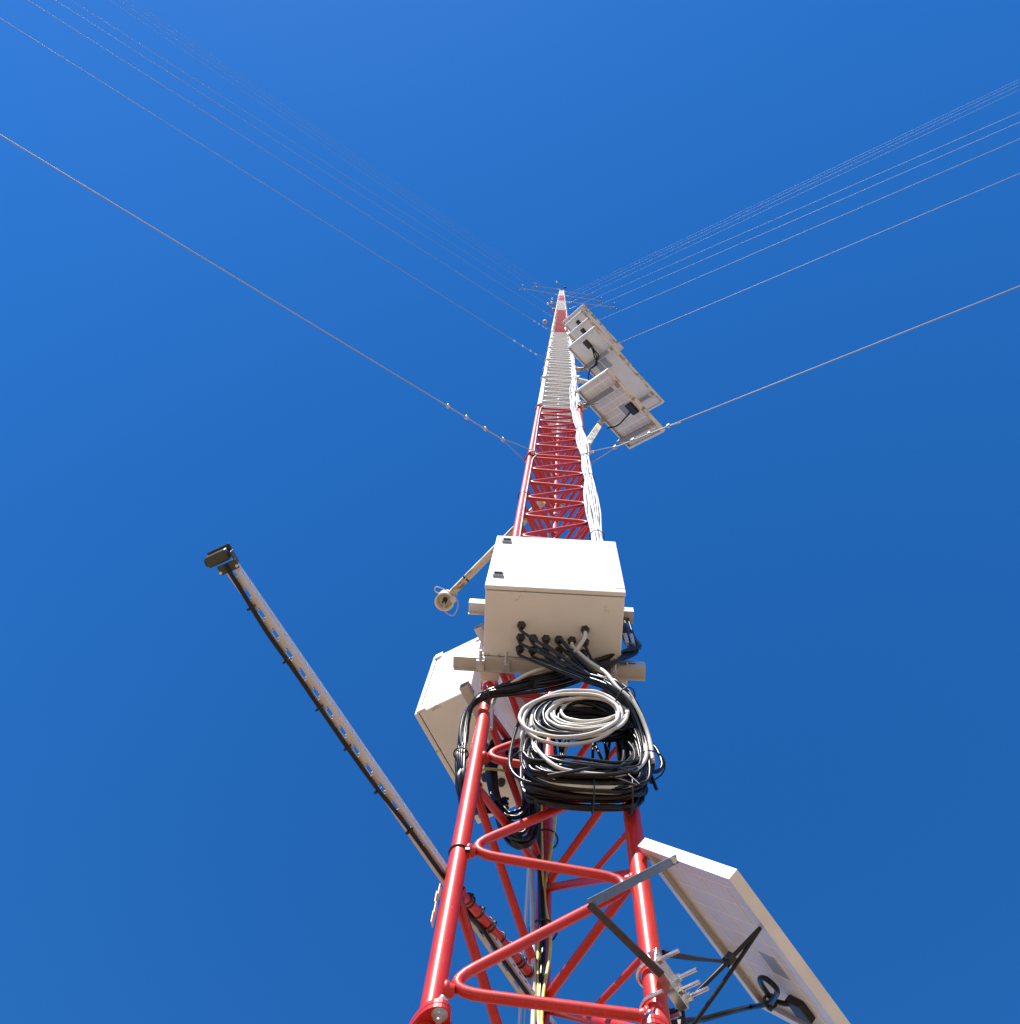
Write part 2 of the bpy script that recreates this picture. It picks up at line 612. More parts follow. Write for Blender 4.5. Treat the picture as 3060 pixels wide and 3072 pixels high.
gland_me = gm.mesh('cable_gland')
for (x, y) in GL:
    o = link('cable_gland', gland_me, 'rubber', cab)
    o.location = Vector((x, y, 2.822)) - C1
    o.rotation_euler = (0, 0, random.uniform(0, 1))

# second cabinet on the left face
C2 = PL + NLB * 0.083 + ULB * 0.005 + Z * 2.90
W2, D2, H2 = 0.445, 0.205, 0.50
cb2 = thing('equipment_cabinet', 'white steel cabinet on the left side of the mast behind the cable coil', 'cabinet', C2)


def c2(u, o, h):
    return C2 + ULB * u + NLB * o + Z * h


MB().box(c2(W2 / 2, (D2 - 0.017) / 2, H2 / 2), ULB, NLB, Z, W2 - 0.006, D2 - 0.017, H2 - 0.006).build('body', 'cabinet', cb2, bevel=0.004)
d2 = MB().box(c2(W2 / 2, D2 - 0.0075, H2 / 2), ULB, NLB, Z, W2, 0.015, H2).build('door', 'cabinet', cb2, bevel=0.003)
MB().box(c2(0.0015, D2 - 0.042, H2 / 2), ULB, NLB, Z, 0.006, 0.0035, H2 - 0.10).build('side_seam', 'cabinet', cb2, bevel=0.001)
for h in (0.022, H2 - 0.022):
    MB().box(c2(-0.0005, D2 - 0.026, h), ULB, NLB, Z, 0.008, 0.032, 0.038).build('hinge_cover', 'cabinet', d2, bevel=0.001)
for (u, o) in ((0.20, 0.05), (0.27, 0.05), (0.34, 0.06), (0.30, 0.10)):
    ob = link('cable_gland', gland_me, 'rubber', cb2)
    ob.location = c2(u, o, 0.002) - C2

# ------------------------------------------------------------------ mounting rails with leg clamps
def rail(p0, p1, outv, label, ends, bolts, k=1.0):
    """open channel 40 x 45 mm; ends = legs it is clamped to"""
    t = thing('mounting_rail', label, 'mounting rail', p0, 'aluminium rails carrying the cabinets')
    d = (p1 - p0).normalized()
    mid = (p0 + p1) / 2
    L = (p1 - p0).length
    b = MB()
    b.box(mid + outv * 0.0185 * k, d, outv, Z, L, 0.003, 0.045 * k)
    b.box(mid + Z * 0.021 * k, d, outv, Z, L, 0.034 * k, 0.003)
    b.box(mid - Z * 0.021 * k, d, outv, Z, L, 0.034 * k, 0.003)
    b.box(mid - outv * 0.0185 * k + Z * 0.014 * k, d, outv, Z, L, 0.003, 0.017 * k)
    b.box(mid - outv * 0.0185 * k - Z * 0.022 * k, d, outv, Z, L, 0.003, 0.030 * k)
    ch = b.build('channel', 'rail', t)
    MB().box(mid + outv * (0.0185 * k + 0.0022), d, outv, Z, L - 0.06, 0.0012, 0.004).build('groove', 'dark_steel', ch)
    for lg in ends:
        q = Vector((lg.x, lg.y, p0.z))
        s = (q - p0).dot(d)
        c = p0 + d * s
        blk = c + (q - c) * 0.42
        MB().box(blk - Z * 0.002, d, outv, Z, 0.062, max(0.02, (q - c).length - RLEG - 0.014), 0.026).build('clamp_block', 'plastic', t, bevel=0.006)
        arc = [q + (d * math.cos(a) * (RLEG + 0.005) - outv * math.sin(a) * (RLEG + 0.005)) - Z * 0.010 for a in [math.pi * i / 10 for i in range(11)]]
        arc = [c + d * (RLEG + 0.005) + outv * 0.03 - Z * 0.010] + arc + [c - d * (RLEG + 0.005) + outv * 0.03 - Z * 0.010]
        MB().tube(arc, 0.0035, n=8).build('u_bolt', 'galv', t)
    for s in bolts:
        b2 = MB().cyl(p0 + d * s - Z * 0.034 + outv * 0.004, p0 + d * s - Z * 0.034 + outv * 0.05, 0.005, n=10)
        hexnut(b2, p0 + d * s - Z * 0.034 + outv * 0.002, outv, 0.010, 0.008)
        b2.box(p0 + d * s - Z * 0.031, d, outv, Z, 0.024, 0.034, 0.012)
        b2.build('rail_bolt', 'galv', t)
    return t


pr = MID + NF * 0.0855
rail(pr + EX * -0.313 + Z * 2.823, pr + EX * 0.283 + Z * 2.823, NF, 'lower aluminium rail behind the front cabinet, crossing both front legs', (PL, PR), (0.085, 0.165, 0.50))
rail(pr + EX * -0.313 + Z * 3.335, pr + EX * 0.283 + Z * 3.335, NF, 'upper aluminium rail behind the front cabinet, its ends showing either side', (PL, PR), (0.09, 0.50))
pl2 = PL + NLB * 0.043
rail(pl2 + ULB * -0.070 + Z * 2.74, pl2 + ULB * 0.50 + Z * 2.74, NLB, 'lower aluminium rail behind the left cabinet, beside the left leg', (PL, PB), (), 0.72)
rail(pl2 + ULB * -0.070 + Z * 3.25, pl2 + ULB * 0.50 + Z * 3.25, NLB, 'upper aluminium rail of the left cabinet, its end under the front rail', (PL, PB), (), 0.72)

# ------------------------------------------------------------------ cables
def jitter(r):
    return Vector((random.uniform(-r, r), random.uniform(-r, r), random.uniform(-r, r)))


def tie(mb, c, d, r, t=0.0022):
    u, w = perp(Vector(d).normalized())
    return mb.tube([Vector(c) + (u * math.cos(2 * math.pi * i / 14) + w * math.sin(2 * math.pi * i / 14)) * r for i in range(14)], t, n=6, closed=True)


# big coil hung on the front face
coil = thing('cable_coil', 'large tied coil of black and pale grey cables hung on the front of the mast', 'cable coil', FF(0.08, 0.06, 2.05))


def superloop(cx, cz, rx, rz, out, tilt, p, n=28, jit=0.006, ph=0.0):
    pts = []
    j1, j2, f1, f2 = random.uniform(-jit, jit), random.uniform(-jit, jit), random.uniform(0, 6), random.uniform(0, 6)
    for i in range(n):
        a = 2 * math.pi * i / n + ph
        ca, sa = math.cos(a), math.sin(a)
        x = math.copysign(abs(ca) ** p, ca) * rx
        zz = math.copysign(abs(sa) ** p, sa) * rz
        wob = j1 * math.sin(2 * a + f1) + j2 * math.sin(3 * a + f2)
        o = out + tilt * (-zz) + 0.8 * j2 * math.sin(2 * a + f2 * 1.7)
        pts.append(FF(cx + x + wob, o, cz + zz + wob))
    return pts


for i in range(46):
    wl_ = 0.034 * math.sqrt(random.random())
    an = random.uniform(0, 6.28)
    dx, do = wl_ * math.cos(an), 0.030 * math.sin(an) * random.random() ** 0.4
    pts = superloop(0.080 + random.uniform(-0.014, 0.014), 2.355 + random.uniform(-0.012, 0.012), 0.132 + dx, 0.252 + dx, 0.070 + do, 0.10, 0.60, jit=0.009)
    cl = 'beige' if i % 8 == 3 else 'black'
    MB().tube(smooth(pts, 3, True), 0.0046 if cl == 'black' else 0.0052, n=8, closed=True).build('cable', cl, coil)
# the pale upper loops swung out in front
for i in range(11):
    fr = i / 10
    rx = 0.126 - 0.036 * fr + random.uniform(-0.008, 0.008)
    cx, ch, co = 0.044 + 0.070 * fr + random.uniform(-0.009, 0.009), 2.350 + 0.095 * fr + random.uniform(-0.016, 0.016), 0.140 - 0.02 * fr + random.uniform(-0.006, 0.006)
    ry = 0.128 - 0.052 * fr + random.uniform(-0.012, 0.012)
    lean = random.uniform(0.08, 0.26)
    pts = []
    for q in range(26):
        a = 2 * math.pi * q / 26
        pts.append(FF(cx + rx * math.cos(a) + 0.020 * math.sin(a), co + lean * ry * math.sin(a) + 0.012 * math.cos(a + 1), ch + ry * math.sin(a)) + jitter(0.0012))
    MB().tube(smooth(pts, 3, True), 0.0050, n=8, closed=True).build('cable', 'black' if i in (2, 5, 9) else 'beige', coil, label='black cable loop' if i in (2, 5, 9) else 'pale grey cable loop')
for i in range(14):
    rx = 0.100 + random.uniform(-0.025, 0.03)
    cx, ch, co = 0.095 + random.uniform(-0.02, 0.02), 2.42 + random.uniform(-0.03, 0.03), 0.085 + random.uniform(-0.02, 0.02)
    ry = 0.09 + random.uniform(-0.02, 0.03)
    pts = [FF(cx + rx * math.cos(6.2832 * q / 24), co - 0.3 * ry * math.sin(6.2832 * q / 24), ch + ry * math.sin(6.2832 * q / 24)) + jitter(0.002) for q in range(24)]
    MB().tube(smooth(pts, 3, True), 0.0046, n=8, closed=True).build('cable', 'black', coil)
# heavy squared-off lower bundle
for i in range(24):
    a_, b_ = random.uniform(-1, 1), random.uniform(-1, 1)
    zb = 2.120 + 0.050 * a_
    ob_ = 0.078 + 0.042 * b_
    xl_, xr_ = -0.056 + random.uniform(-0.020, 0.014), 0.220 + random.uniform(-0.020, 0.018)
    top_l, top_r = 2.24 + random.uniform(-0.05, 0.16), 2.24 + random.uniform(-0.05, 0.18)
    pts = [FF(xl_ + 0.012, ob_ - 0.01, top_l), FF(xl_, ob_, (top_l + zb) / 2 + 0.02), FF(xl_ + 0.006, ob_, zb + 0.030), FF(xl_ + 0.034, ob_ + 0.002, zb + 0.003),
           FF(0.05, ob_ + 0.004 * a_, zb - 0.004 + 0.006 * b_), FF(0.14, ob_ + 0.004 * b_, zb - 0.002 - 0.006 * a_), FF(xr_ - 0.034, ob_, zb + 0.004), FF(xr_ - 0.004, ob_, zb + 0.034), FF(xr_, ob_, (top_r + zb) / 2 + 0.02), FF(xr_ - 0.012, ob_ - 0.01, top_r)]
    pts = [p + jitter(0.004) for p in pts]
    MB().tube(smooth(pts, 5), 0.0047 if i % 7 else 0.0056, n=8).build('cable', 'beige' if i % 7 == 0 and a_ > -0.3 else 'black', coil)
# loose strands hanging through the middle
for i in range(12):
    x0 = -0.05 + 0.024 * i + random.uniform(-0.01, 0.01)
    x1 = x0 + random.uniform(-0.06, 0.06)
    pts = [FF(x0, 0.060, 2.48), FF(x0 * 0.7 + x1 * 0.3, 0.070 + random.uniform(-0.01, 0.01), 2.36), FF(x0 * 0.3 + x1 * 0.7, 0.070, 2.24), FF(x1, 0.075, 2.12)]
    MB().tube(smooth(pts, 7), 0.0044, n=7).build('cable', 'beige' if i % 5 == 0 else 'black', coil)
# cut cable end lying across the bottom
MB().tube(smooth([FF(-0.01, 0.118, 2.070), FF(0.06, 0.125, 2.09), FF(0.13, 0.122, 2.125), FF(0.20, 0.115, 2.115)], 8), 0.0062, n=9).build('cable', 'black', coil, label='cut black cable end')
MB().tube(smooth([FF(0.24, 0.06, 2.42), FF(0.275, 0.06, 2.36), FF(0.285, 0.055, 2.28), FF(0.265, 0.05, 2.25), FF(0.235, 0.05, 2.27)], 8), 0.0052, n=8).build('cable', 'black', coil)
for (x, h, d, r) in ((-0.062, 2.20, Z, 0.042), (0.245, 2.24, Z, 0.042), (0.10, 2.075, EX, 0.042), (0.19, 2.08, EX, 0.045), (0.21, 2.49, EX - Z, 0.040), (0.03, 2.30, EX, 0.030)):
    tie(MB(), FF(x, 0.072, h), d, r).build('cable_tie', 'rubber', coil)
for (a, b) in (((-0.05, 0.105, 2.19), (0.20, 0.115, 2.06)), ((0.15, 0.112, 2.16), (0.205, 0.118, 2.06))):
    MB().tube(smooth([FF(*a), FF((a[0] + b[0]) / 2, 0.118, (a[2] + b[2]) / 2), FF(*b)], 6), 0.0024, n=6).build('cable_tie', 'rubber', coil)

# cables leaving the glands of the front cabinet, gathered at the coil's upper right
gc = thing('gland_cables', 'fan of black and pale cables running from the front cabinet glands into the coil', 'cables', Vector((0.13, 1.13, 2.50)))
for i, (x, y) in enumerate(GL):
    p = Vector((x, y, 2.80))
    if i in (11,):
        continue
    c = 'beige' if i == 9 else ('yellow' if i == 13 else 'black')
    endp = FF(0.160 + random.uniform(-0.020, 0.020), 0.165 + random.uniform(-0.014, 0.014), 2.50 + random.uniform(-0.025, 0.025))
    if i == 12:
        endp = FF(0.185, 0.06, 2.58)
    q1 = p + Vector((0.004, 0.004, -0.025))
    q2 = p.lerp(endp, 0.35) + Vector((0.0, 0.004, -0.012)) + jitter(0.004)
    q3 = p.lerp(endp, 0.72) + Vector((0.0, 0.0, -0.004)) + jitter(0.006)
    MB().tube(smooth([p, q1, q2, q3, endp, endp + EX * 0.045 - Z * 0.06 - NF * 0.02, endp + EX * 0.075 - Z * 0.15 - NF * 0.06, endp + EX * 0.080 - Z * 0.26 - NF * 0.08], 6), 0.0046 if c != 'beige' else 0.006, n=8).build('cable', c, gc)
MB().tube(smooth([Vector((0.0711, 1.0557, 2.80)), Vector((0.068, 1.062, 2.765)), Vector((0.035, 1.10, 2.74)), Vector((-0.02, 1.135, 2.735)), Vector((-0.10, 1.16, 2.72)), Vector((-0.165, 1.195, 2.70)), Vector((-0.205, 1.225, 2.66)), Vector((-0.205, 1.26, 2.55))], 7), 0.0062, n=9).build('cable', 'beige', gc, label='pale grey cable crossing to the left leg')
MB().tube(smooth([FF(-0.01, 0.12, 2.73), FF(0.02, 0.128, 2.685), FF(0.08, 0.13, 2.63), FF(0.14, 0.150, 2.575), FF(0.195, 0.165, 2.50), FF(0.235, 0.13, 2.40)], 7), 0.0064, n=9).build('cable', 'beige', gc, label='thick pale cable curving into the coil')
MB().tube(smooth([Vector((-0.01, 1.089, 2.80)), Vector((0.0, 1.075, 2.775)), Vector((0.03, 1.09, 2.72)), FF(0.12, 0.165, 2.58), FF(0.175, 0.18, 2.50), FF(0.22, 0.15, 2.42)], 7), 0.0058, n=9).build('cable', 'black', gc)
tie(MB(), FF(0.195, 0.150, 2.455), EX - Z * 1.2, 0.036).build('cable_tie', 'rubber', gc)

# bundle coming down from the right of the cabinet and crossing to the left leg
cb = thing('crossing_cables', 'black cable bundle passing behind the coil from cabinet right edge to left leg', 'cables', FF(0.0, 0.05, 2.70))
for i in range(22):
    a, b = random.uniform(-1, 1), random.uniform(-1, 1)
    pts = [FF(0.245 + 0.022 * a, 0.062 + 0.018 * b, 3.31), FF(0.253 + 0.022 * a, 0.065 + 0.02 * b, 3.12), FF(0.262 + 0.020 * b, 0.09 + 0.02 * a, 2.99),
           FF(0.242 + 0.022 * a, 0.125 + 0.012 * b, 2.88 + 0.012 * a), FF(0.17, 0.122 + 0.010 * a, 2.785 + 0.040 * b), FF(0.03, 0.085 + 0.016 * b, 2.725 + 0.045 * a),
           FF(-0.11, 0.060 + 0.012 * a, 2.69 + 0.034 * b), FF(-0.185, 0.055 + 0.010 * a, 2.655 + 0.012 * b), FF(-0.228, 0.035 + 0.008 * b, 2.635 + 0.012 * a),
           FF(-0.250 + 0.008 * b, 0.0 + 0.01 * a, 2.60 + 0.01 * a), FF(-0.250 + 0.010 * b, -0.020 + 0.010 * a, 2.50), FF(-0.246 + 0.012 * a, -0.026 + 0.010 * b, 2.40),
           FF(-0.232 + 0.012 * b, -0.05 + 0.016 * a, 2.30), FF(-0.20 + 0.02 * a, -0.10, 2.28 + 0.03 * b), FF(-0.13 + 0.02 * b, -0.16, 2.40 + 0.04 * a)]
    if i >= 9:
        pts = pts[4:]
    MB().tube(smooth(pts, 5), 0.0050, n=8).build('cable', 'black', cb)
for dx in (-0.006, 0.014):
    MB().cyl(FF(0.247 + dx, 0.088, 3.12), FF(0.249 + dx, 0.089, 3.03), 0.0068, n=10).build('cable_marker', 'white_cable', cb)
tie(MB(), FF(-0.195, 0.052, 2.65), EX + Z * 0.3, 0.026).build('cable_tie', 'rubber', cb)
tie(MB(), FF(-0.247, -0.024, 2.42), Z, 0.020).build('cable_tie', 'rubber', cb)

# black coil hanging inside the mast
ic = thing('cable_coil', 'long coil of black cables hanging inside the mast behind the left leg', 'cable coil', Vector((-0.12, 1.42, 2.2)))
for i in range(24):
    a, b = random.uniform(-1, 1), random.uniform(-1, 1)
    top = Vector((-0.185 + 0.02 * a, 1.40 + 0.03 * b, 2.70))
    bot = Vector((-0.110 + 0.015 * b, 1.415 + 0.03 * a, 2.235 + 0.022 * (b - 1) * (b - 1)))
    w_ = 0.035 + 0.022 * random.random()
    ax = (bot - top).normalized()
    sd = Vector((ax.z, 0.2, -ax.x)).normalized()
    L = (bot - top).length
    pts = []
    for q in range(20):
        t_ = 2 * math.pi * q / 20
        pts.append((top + bot) / 2 + ax * math.copysign(abs(math.cos(t_)) ** 0.7, math.cos(t_)) * L / 2 + sd * math.sin(t_) * w_ + jitter(0.003))
    MB().tube(smooth(pts, 3, True), 0.0052, n=7, closed=True).build('cable', 'black', ic)

# risers along the rear leg
rz = thing('riser_cables', 'grey, yellow green and black cables running up the rear leg', 'cables', Vector((-0.07, 1.56, GROUND + 0.4)))


def riser(pts, r, c):
    MB().tube(smooth(pts, 6), r, n=8).build('cable', c, rz)


riser([(-0.060, 1.555, -1.2), (-0.062, 1.555, 1.2), (-0.063, 1.56, 1.8), (-0.074, 1.56, 2.1), (-0.086, 1.56, 2.4), (-0.10, 1.55, 2.75), (-0.11, 1.50, 2.95)], 0.0062, 'white_cable')
riser([(-0.044, 1.555, -1.2), (-0.046, 1.558, 1.4), (-0.052, 1.56, 1.80), (-0.058, 1.57, 2.0), (-0.049, 1.57, 2.17), (-0.052, 1.565, 2.30), (-0.062, 1.565, 2.6), (-0.07, 1.54, 2.9)], 0.0042, 'yellow')
riser([(-0.040, 1.556, -1.2), (-0.040, 1.556, 1.4), (-0.044, 1.56, 1.80), (-0.030, 1.565, 1.98), (-0.030, 1.57, 2.08), (-0.046, 1.57, 2.22), (-0.035, 1.57, 2.38), (-0.020, 1.57, 2.6), (-0.02, 1.55, 2.85)], 0.0042, 'yellow')
riser([(-0.052, 1.565, -1.2), (-0.050, 1.566, 1.6), (-0.046, 1.568, 2.0), (-0.052, 1.568, 2.2), (-0.066, 1.568, 2.45), (-0.075, 1.56, 2.8)], 0.0078, 'black')
riser([(-0.058, 1.572, -1.2), (-0.056, 1.574, 1.6), (-0.052, 1.574, 2.0), (-0.060, 1.574, 2.3), (-0.080, 1.57, 2.8)], 0.0062, 'black')
tie(MB(), Vector((-0.047, 1.592, 2.11)), Z, 0.034, 0.003).build('cable_tie', 'rubber', rz)
tie(MB(), Vector((-0.046, 1.594, 2.52)), Z, 0.034, 0.003).build('cable_tie', 'rubber', rz)
# one earthing cable looping inside behind the left cabinet
ew = thing('earth_wire', 'yellow and green earth wire arching inside the mast under the left cabinet', 'cable', Vector((-0.21, 1.36, 2.48)))
MB().tube(smooth([(-0.245, 1.34, 2.46), (-0.20, 1.37, 2.52), (-0.15, 1.40, 2.55), (-0.10, 1.44, 2.53), (-0.07, 1.50, 2.45)], 7), 0.0042, n=8).build('cable', 'yellow', ew)

# white bundle climbing the right leg
wb = thing('cable_bundle', 'thick bundle of white cables tied along the right leg above the cabinet', 'cables', FF(0.2, 0.04, 3.3))
ties = [3.5, 4.62, 6.05, 6.75, 8.05, 9.1, 10.6, 12.3, 14.2, 16.2, 18.5]


def pinch(h):
    d_ = min(abs(h - t_) for t_ in ties)
    return 0.62 + 0.38 * min(1.0, d_ / 0.45)


def lat(h):
    """sideways wander of the bundle centre relative to the leg axis"""
    key = [(3.3, 0.010), (4.6, 0.000), (6.0, -0.002), (6.9, -0.012), (8.2, -0.022), (9.3, -0.055), (10.4, -0.055), (12, -0.02), (14, -0.012), (18, -0.01), (200, -0.01)]
    for (h0, v0), (h1, v1) in zip(key, key[1:]):
        if h0 <= h <= h1:
            return v0 + (v1 - v0) * (h - h0) / (h1 - h0)
    return 0.0


for i in range(17):
    row = 0 if i < 9 else 1
    x0 = (-0.036 + 0.009 * i) if row == 0 else (-0.032 + 0.009 * (i - 9))
    o0 = 0.046 - 8.0 * x0 * x0 if row == 0 else 0.031 - 6.0 * x0 * x0
    hmax = [13.5, 11.2, 22.0, 25.0, 57, 100, 74, 16, 10.2, 9.9, 19, 24, 100, 60, 40, 15, 12][i]
    f1, f2 = random.uniform(0, 6.28), random.uniform(0, 6.28)
    h = 3.30
    pts = []
    while h < hmax:
        pc_ = pinch(h) if h < 20 else 0.6
        sw = 0.0032 * math.sin(h * 2.1 + f1) + 0.0022 * math.sin(h * 3.7 + f2)
        if row == 0 and i % 3 == 0:
            sw *= 1.8
        pts.append(FF(0.2 + lat(h) + x0 * pc_ + sw, o0 * (0.75 + 0.25 * pc_) + 0.004 * math.sin(h * 2.6 + f2), h))
        h += 0.16 if h < 12 else (0.5 if h < 26 else 3.0)
    MB().tube(pts, 0.0047, n=7).build('cable', 'white_cable', wb)
for h in ties[1:]:
    tie(MB(), FF(0.2 + lat(h) * 0.8, 0.026, h), Z, 0.036, 0.0022).build('cable_tie', 'rubber', wb)
for h in [20.5 + 1.36 * i for i in range(40)]:
    tie(MB(), FF(0.2, 0.022, h), Z, 0.046, 0.006).build('cable_tie', 'white_cable', wb)

lc_ = thing('leg_cable', 'single pale cable clipped along the inner side of the left leg', 'cable', FF(-0.18, 0.03, 3.3))
pts = []
h = 3.2
while h < 72:
    k_ = (h - F0) % SEC
    bul = 0.022 * math.exp(-((min(k_, SEC - k_)) / 0.10) ** 2)
    pts.append(FF(-0.1795 + bul + 0.002 * math.sin(h * 2), 0.020, h))
    h += 0.09 if h < 13 else 0.68
MB().tube(pts, 0.0044, n=7).build('cable', 'beige', lc_)
for h in [5.53] + [12.31 + 1.36 * i for i in range(44)]:
    tie(MB(), FF(-0.197, 0.004, h), Z, 0.031 if h < 10 else 0.040, 0.0022 if h < 10 else 0.007).build('cable_tie', 'beige' if h > 10 else 'rubber', lc_)
l2 = thing('leg_cables', 'pale cables strapped outside the left leg in the upper bands', 'cables', FF(-0.22, 0.03, 23.0))
for i in range(3):
    pts = [FF(-0.222 + 0.012 * i + 0.004 * math.sin(h * .9 + i), 0.022 + 0.006 * i, h) for h in [23.2 + 1.5 * q for q in range(50)]]
    MB().tube(pts, 0.008, n=6).build('cable', 'white_cable', l2)

# ------------------------------------------------------------------ slotted arm with dark camera housing (left foreground)
AZ_ = 1.84
a0 = Vector((-0.010, 1.672, AZ_))
a1 = Vector((-0.676, 0.552, AZ_))
ad = (a1 - a0).normalized()
asd = Vector((ad.y, -ad.x, 0))
if asd.x < 0:
    asd = -asd                                    # towards the right of the picture
AL = (a1 - a0).length
arm = thing('slotted_arm', 'slotted steel arm reaching out to the left from low on the mast', 'arm', a0)
# web with key-hole slots seen from below
NSLOT = 26
pit = AL / NSLOT
wh = 0.0112
webv = []
b = MB()
for i in range(NSLOT):
    s0 = i * pit
    s1 = s0 + pit
    c_ = (s0 + s1) / 2
    sl0, sl1 = c_ - pit * 0.29, c_ + pit * 0.29
    yi, yo = -0.0046, 0.0042                       # slot across the web, off centre

    def P_(s, y):
        return a0 + ad * s + asd * y

    # two solid bridges and two rails beside the slot; slot sides stepped like the punched key holes
    for (sa, sb, ya, yb) in ((s0, sl0, -wh, wh), (sl1, s1, -wh, wh), (sl0, sl1, -wh, yi), (sl0, sl1, yo, wh),
                             (sl0, sl0 + pit * 0.12, -0.0012, yo), (sl1 - pit * 0.12, sl1, yi, -0.0004)):
        cc = (P_(sa, ya) + P_(sb, yb)) / 2
        b.box(cc, ad, asd, Z, sb - sa, yb - ya, 0.0022)
b.build('web', 'strut', arm)
# right flange with small round-cornered holes
b = MB()
fh = 0.0115
for i in range(NSLOT * 2):
    s0 = i * pit / 2
    s1 = s0 + pit / 2
    c_ = (s0 + s1) / 2
    for (sa, sb, za, zb) in ((s0, c_ - 0.004, 0, fh), (c_ + 0.004, s1, 0, fh), (c_ - 0.004, c_ + 0.004, 0, 0.0045), (c_ - 0.004, c_ + 0.004, 0.0085, fh)):
        zc = (za + zb) / 2
        cc = a0 + ad * (sa + sb) / 2 + asd * (wh + 0.0012 + 0.30 * zc) + Z * (zc + 0.001)
        fu = (Z + asd * 0.30).normalized()
        b.box(cc, ad, fu.cross(ad), fu, sb - sa, 0.002, zb - za)
b.build('flange', 'strut_side', arm)
MB().box((a0 + a1) / 2 - asd * (wh + 0.0012) + Z * 0.006, ad, asd, Z, AL, 0.002, 0.012).build('flange', 'strut', arm)
ac = thing('arm_cable', 'black cable tied under the slotted arm', 'cable', a0)
offs = [(0.0, 0.008), (0.25, 0.007), (0.42, 0.003), (0.55, -0.007), (0.75, -0.0105), (0.9, -0.008), (1.0, -0.003)]


def cable_off(u):
    for (u0, v0), (u1_, v1) in zip(offs, offs[1:]):
        if u <= u1_:
            return v0 + (v1 - v0) * (u - u0) / (u1_ - u0)
    return offs[-1][1]


cp = [a0 + ad * (AL * q / 16) + asd * (cable_off(q / 16) + 0.0015 * math.sin(q * 1.7)) - Z * (0.0066 + 0.0012 * math.sin(q * 2.3)) for q in range(17)]
MB().tube(smooth(cp, 4), 0.0046, n=9).build('cable', 'black', ac)
for q in range(6):
    sq = 0.60 + 0.118 * q + random.uniform(-0.018, 0.018)
    p = a0 + ad * sq + asd * cable_off(sq / AL)
    b = MB()
    tie(b, p - Z * 0.004, ad, 0.0068, 0.0016)
    b.box(p - asd * 0.006 - Z * 0.010, ad, asd, Z, 0.005, 0.006, 0.005)
    b.build('cable_tie', 'rubber', ac)
# zip ties along the red brace that carries the arm
sr = thing('zip_ties', 'row of black zip ties round the red brace above the slotted arm', 'zip ties', Vector((-0.2, 1.3, 1.82)))
r0_ = PL + ULB * 0.045 + Z * 1.818
r1_ = PB - ULB * 0.045 + Z * 1.917
rdir = (r1_ - r0_).normalized()
for q, sq in enumerate((0.010, 0.022, 0.062, 0.104, 0.117, 0.163, 0.205, 0.252, 0.266, 0.304)):
    p = r0_ + rdir * sq
    b = MB()
    tie(b, p, rdir, RROD + 0.0022, 0.0024)
    if q % 2 == 0:
        b.box(p + NLB * -0.012 + Z * 0.006, rdir, NLB, Z, 0.007, 0.007, 0.006)
        b.cyl(p + NLB * 0.008 - Z * 0.008, p + NLB * 0.034 - Z * 0.006, 0.0022, n=6)
    b.build('zip_tie', 'rubber', sr)
bcab = thing('brace_cable', 'black cable lashed along the red brace beside the slotted arm', 'cable', r0_)
MB().tube(smooth([r0_ + NLB * 0.02 - Z * 0.005] + [r0_ + rdir * (0.31 * q / 6) + NLB * 0.0165 - Z * (0.006 + 0.003 * (q % 2)) for q in range(1, 7)] + [r1_ + ULB * 0.03 + NLB * 0.02 - Z * 0.03], 5), 0.0058, n=8).build('cable', 'black', bcab)

cm = thing('camera', 'dark olive camera housing on the outer end of the slotted arm', 'camera', a1)
e1_ = ad
u1 = (Vector((0.92, 0.30, 0.0)) * 1.0).normalized()
u1 = Vector((0.90, -0.40, 0.10)).normalized()
u2 = Z.cross(u1).normalized()
u3 = u1.cross(u2).normalized()
cc = a1 - ad * 0.004 + Z * 0.002
MB().box(cc - u1 * 0.016 - u2 * 0.020 + Z * 0.010, u1, u2, u3, 0.048, 0.024, 0.022).build('housing', 'camera_green', cm, bevel=0.004)
MB().box(cc - u1 * 0.014 - u2 * 0.023 + Z * 0.0265, u1, u2, u3, 0.051, 0.028, 0.003).build('sun_hood', 'dark_steel', cm, bevel=0.001)
MB().cyl(cc - u1 * 0.038 - u2 * 0.020 + Z * 0.010, cc - u1 * 0.043 - u2 * 0.020 + Z * 0.010, 0.0085, n=18).build('lens', 'lens', cm)
MB().box(cc + u2 * 0.004 - Z * 0.005, u1, u2, u3, 0.042, 0.020, 0.003).build('mount_plate', 'camera_green', cm, bevel=0.001)
MB().box(cc + u1 * 0.016 - u2 * 0.008 + Z * 0.007, u1, u2, u3, 0.003, 0.030, 0.022).build('bracket', 'camera_green', cm, bevel=0.001)
for s in (-0.018, 0.018):
    b = MB()
    hexnut(b, cc + u1 * s + u2 * 0.008 - Z * 0.0062, -Z, 0.0035, 0.003)
    b.build('screw', 'galv', cm)

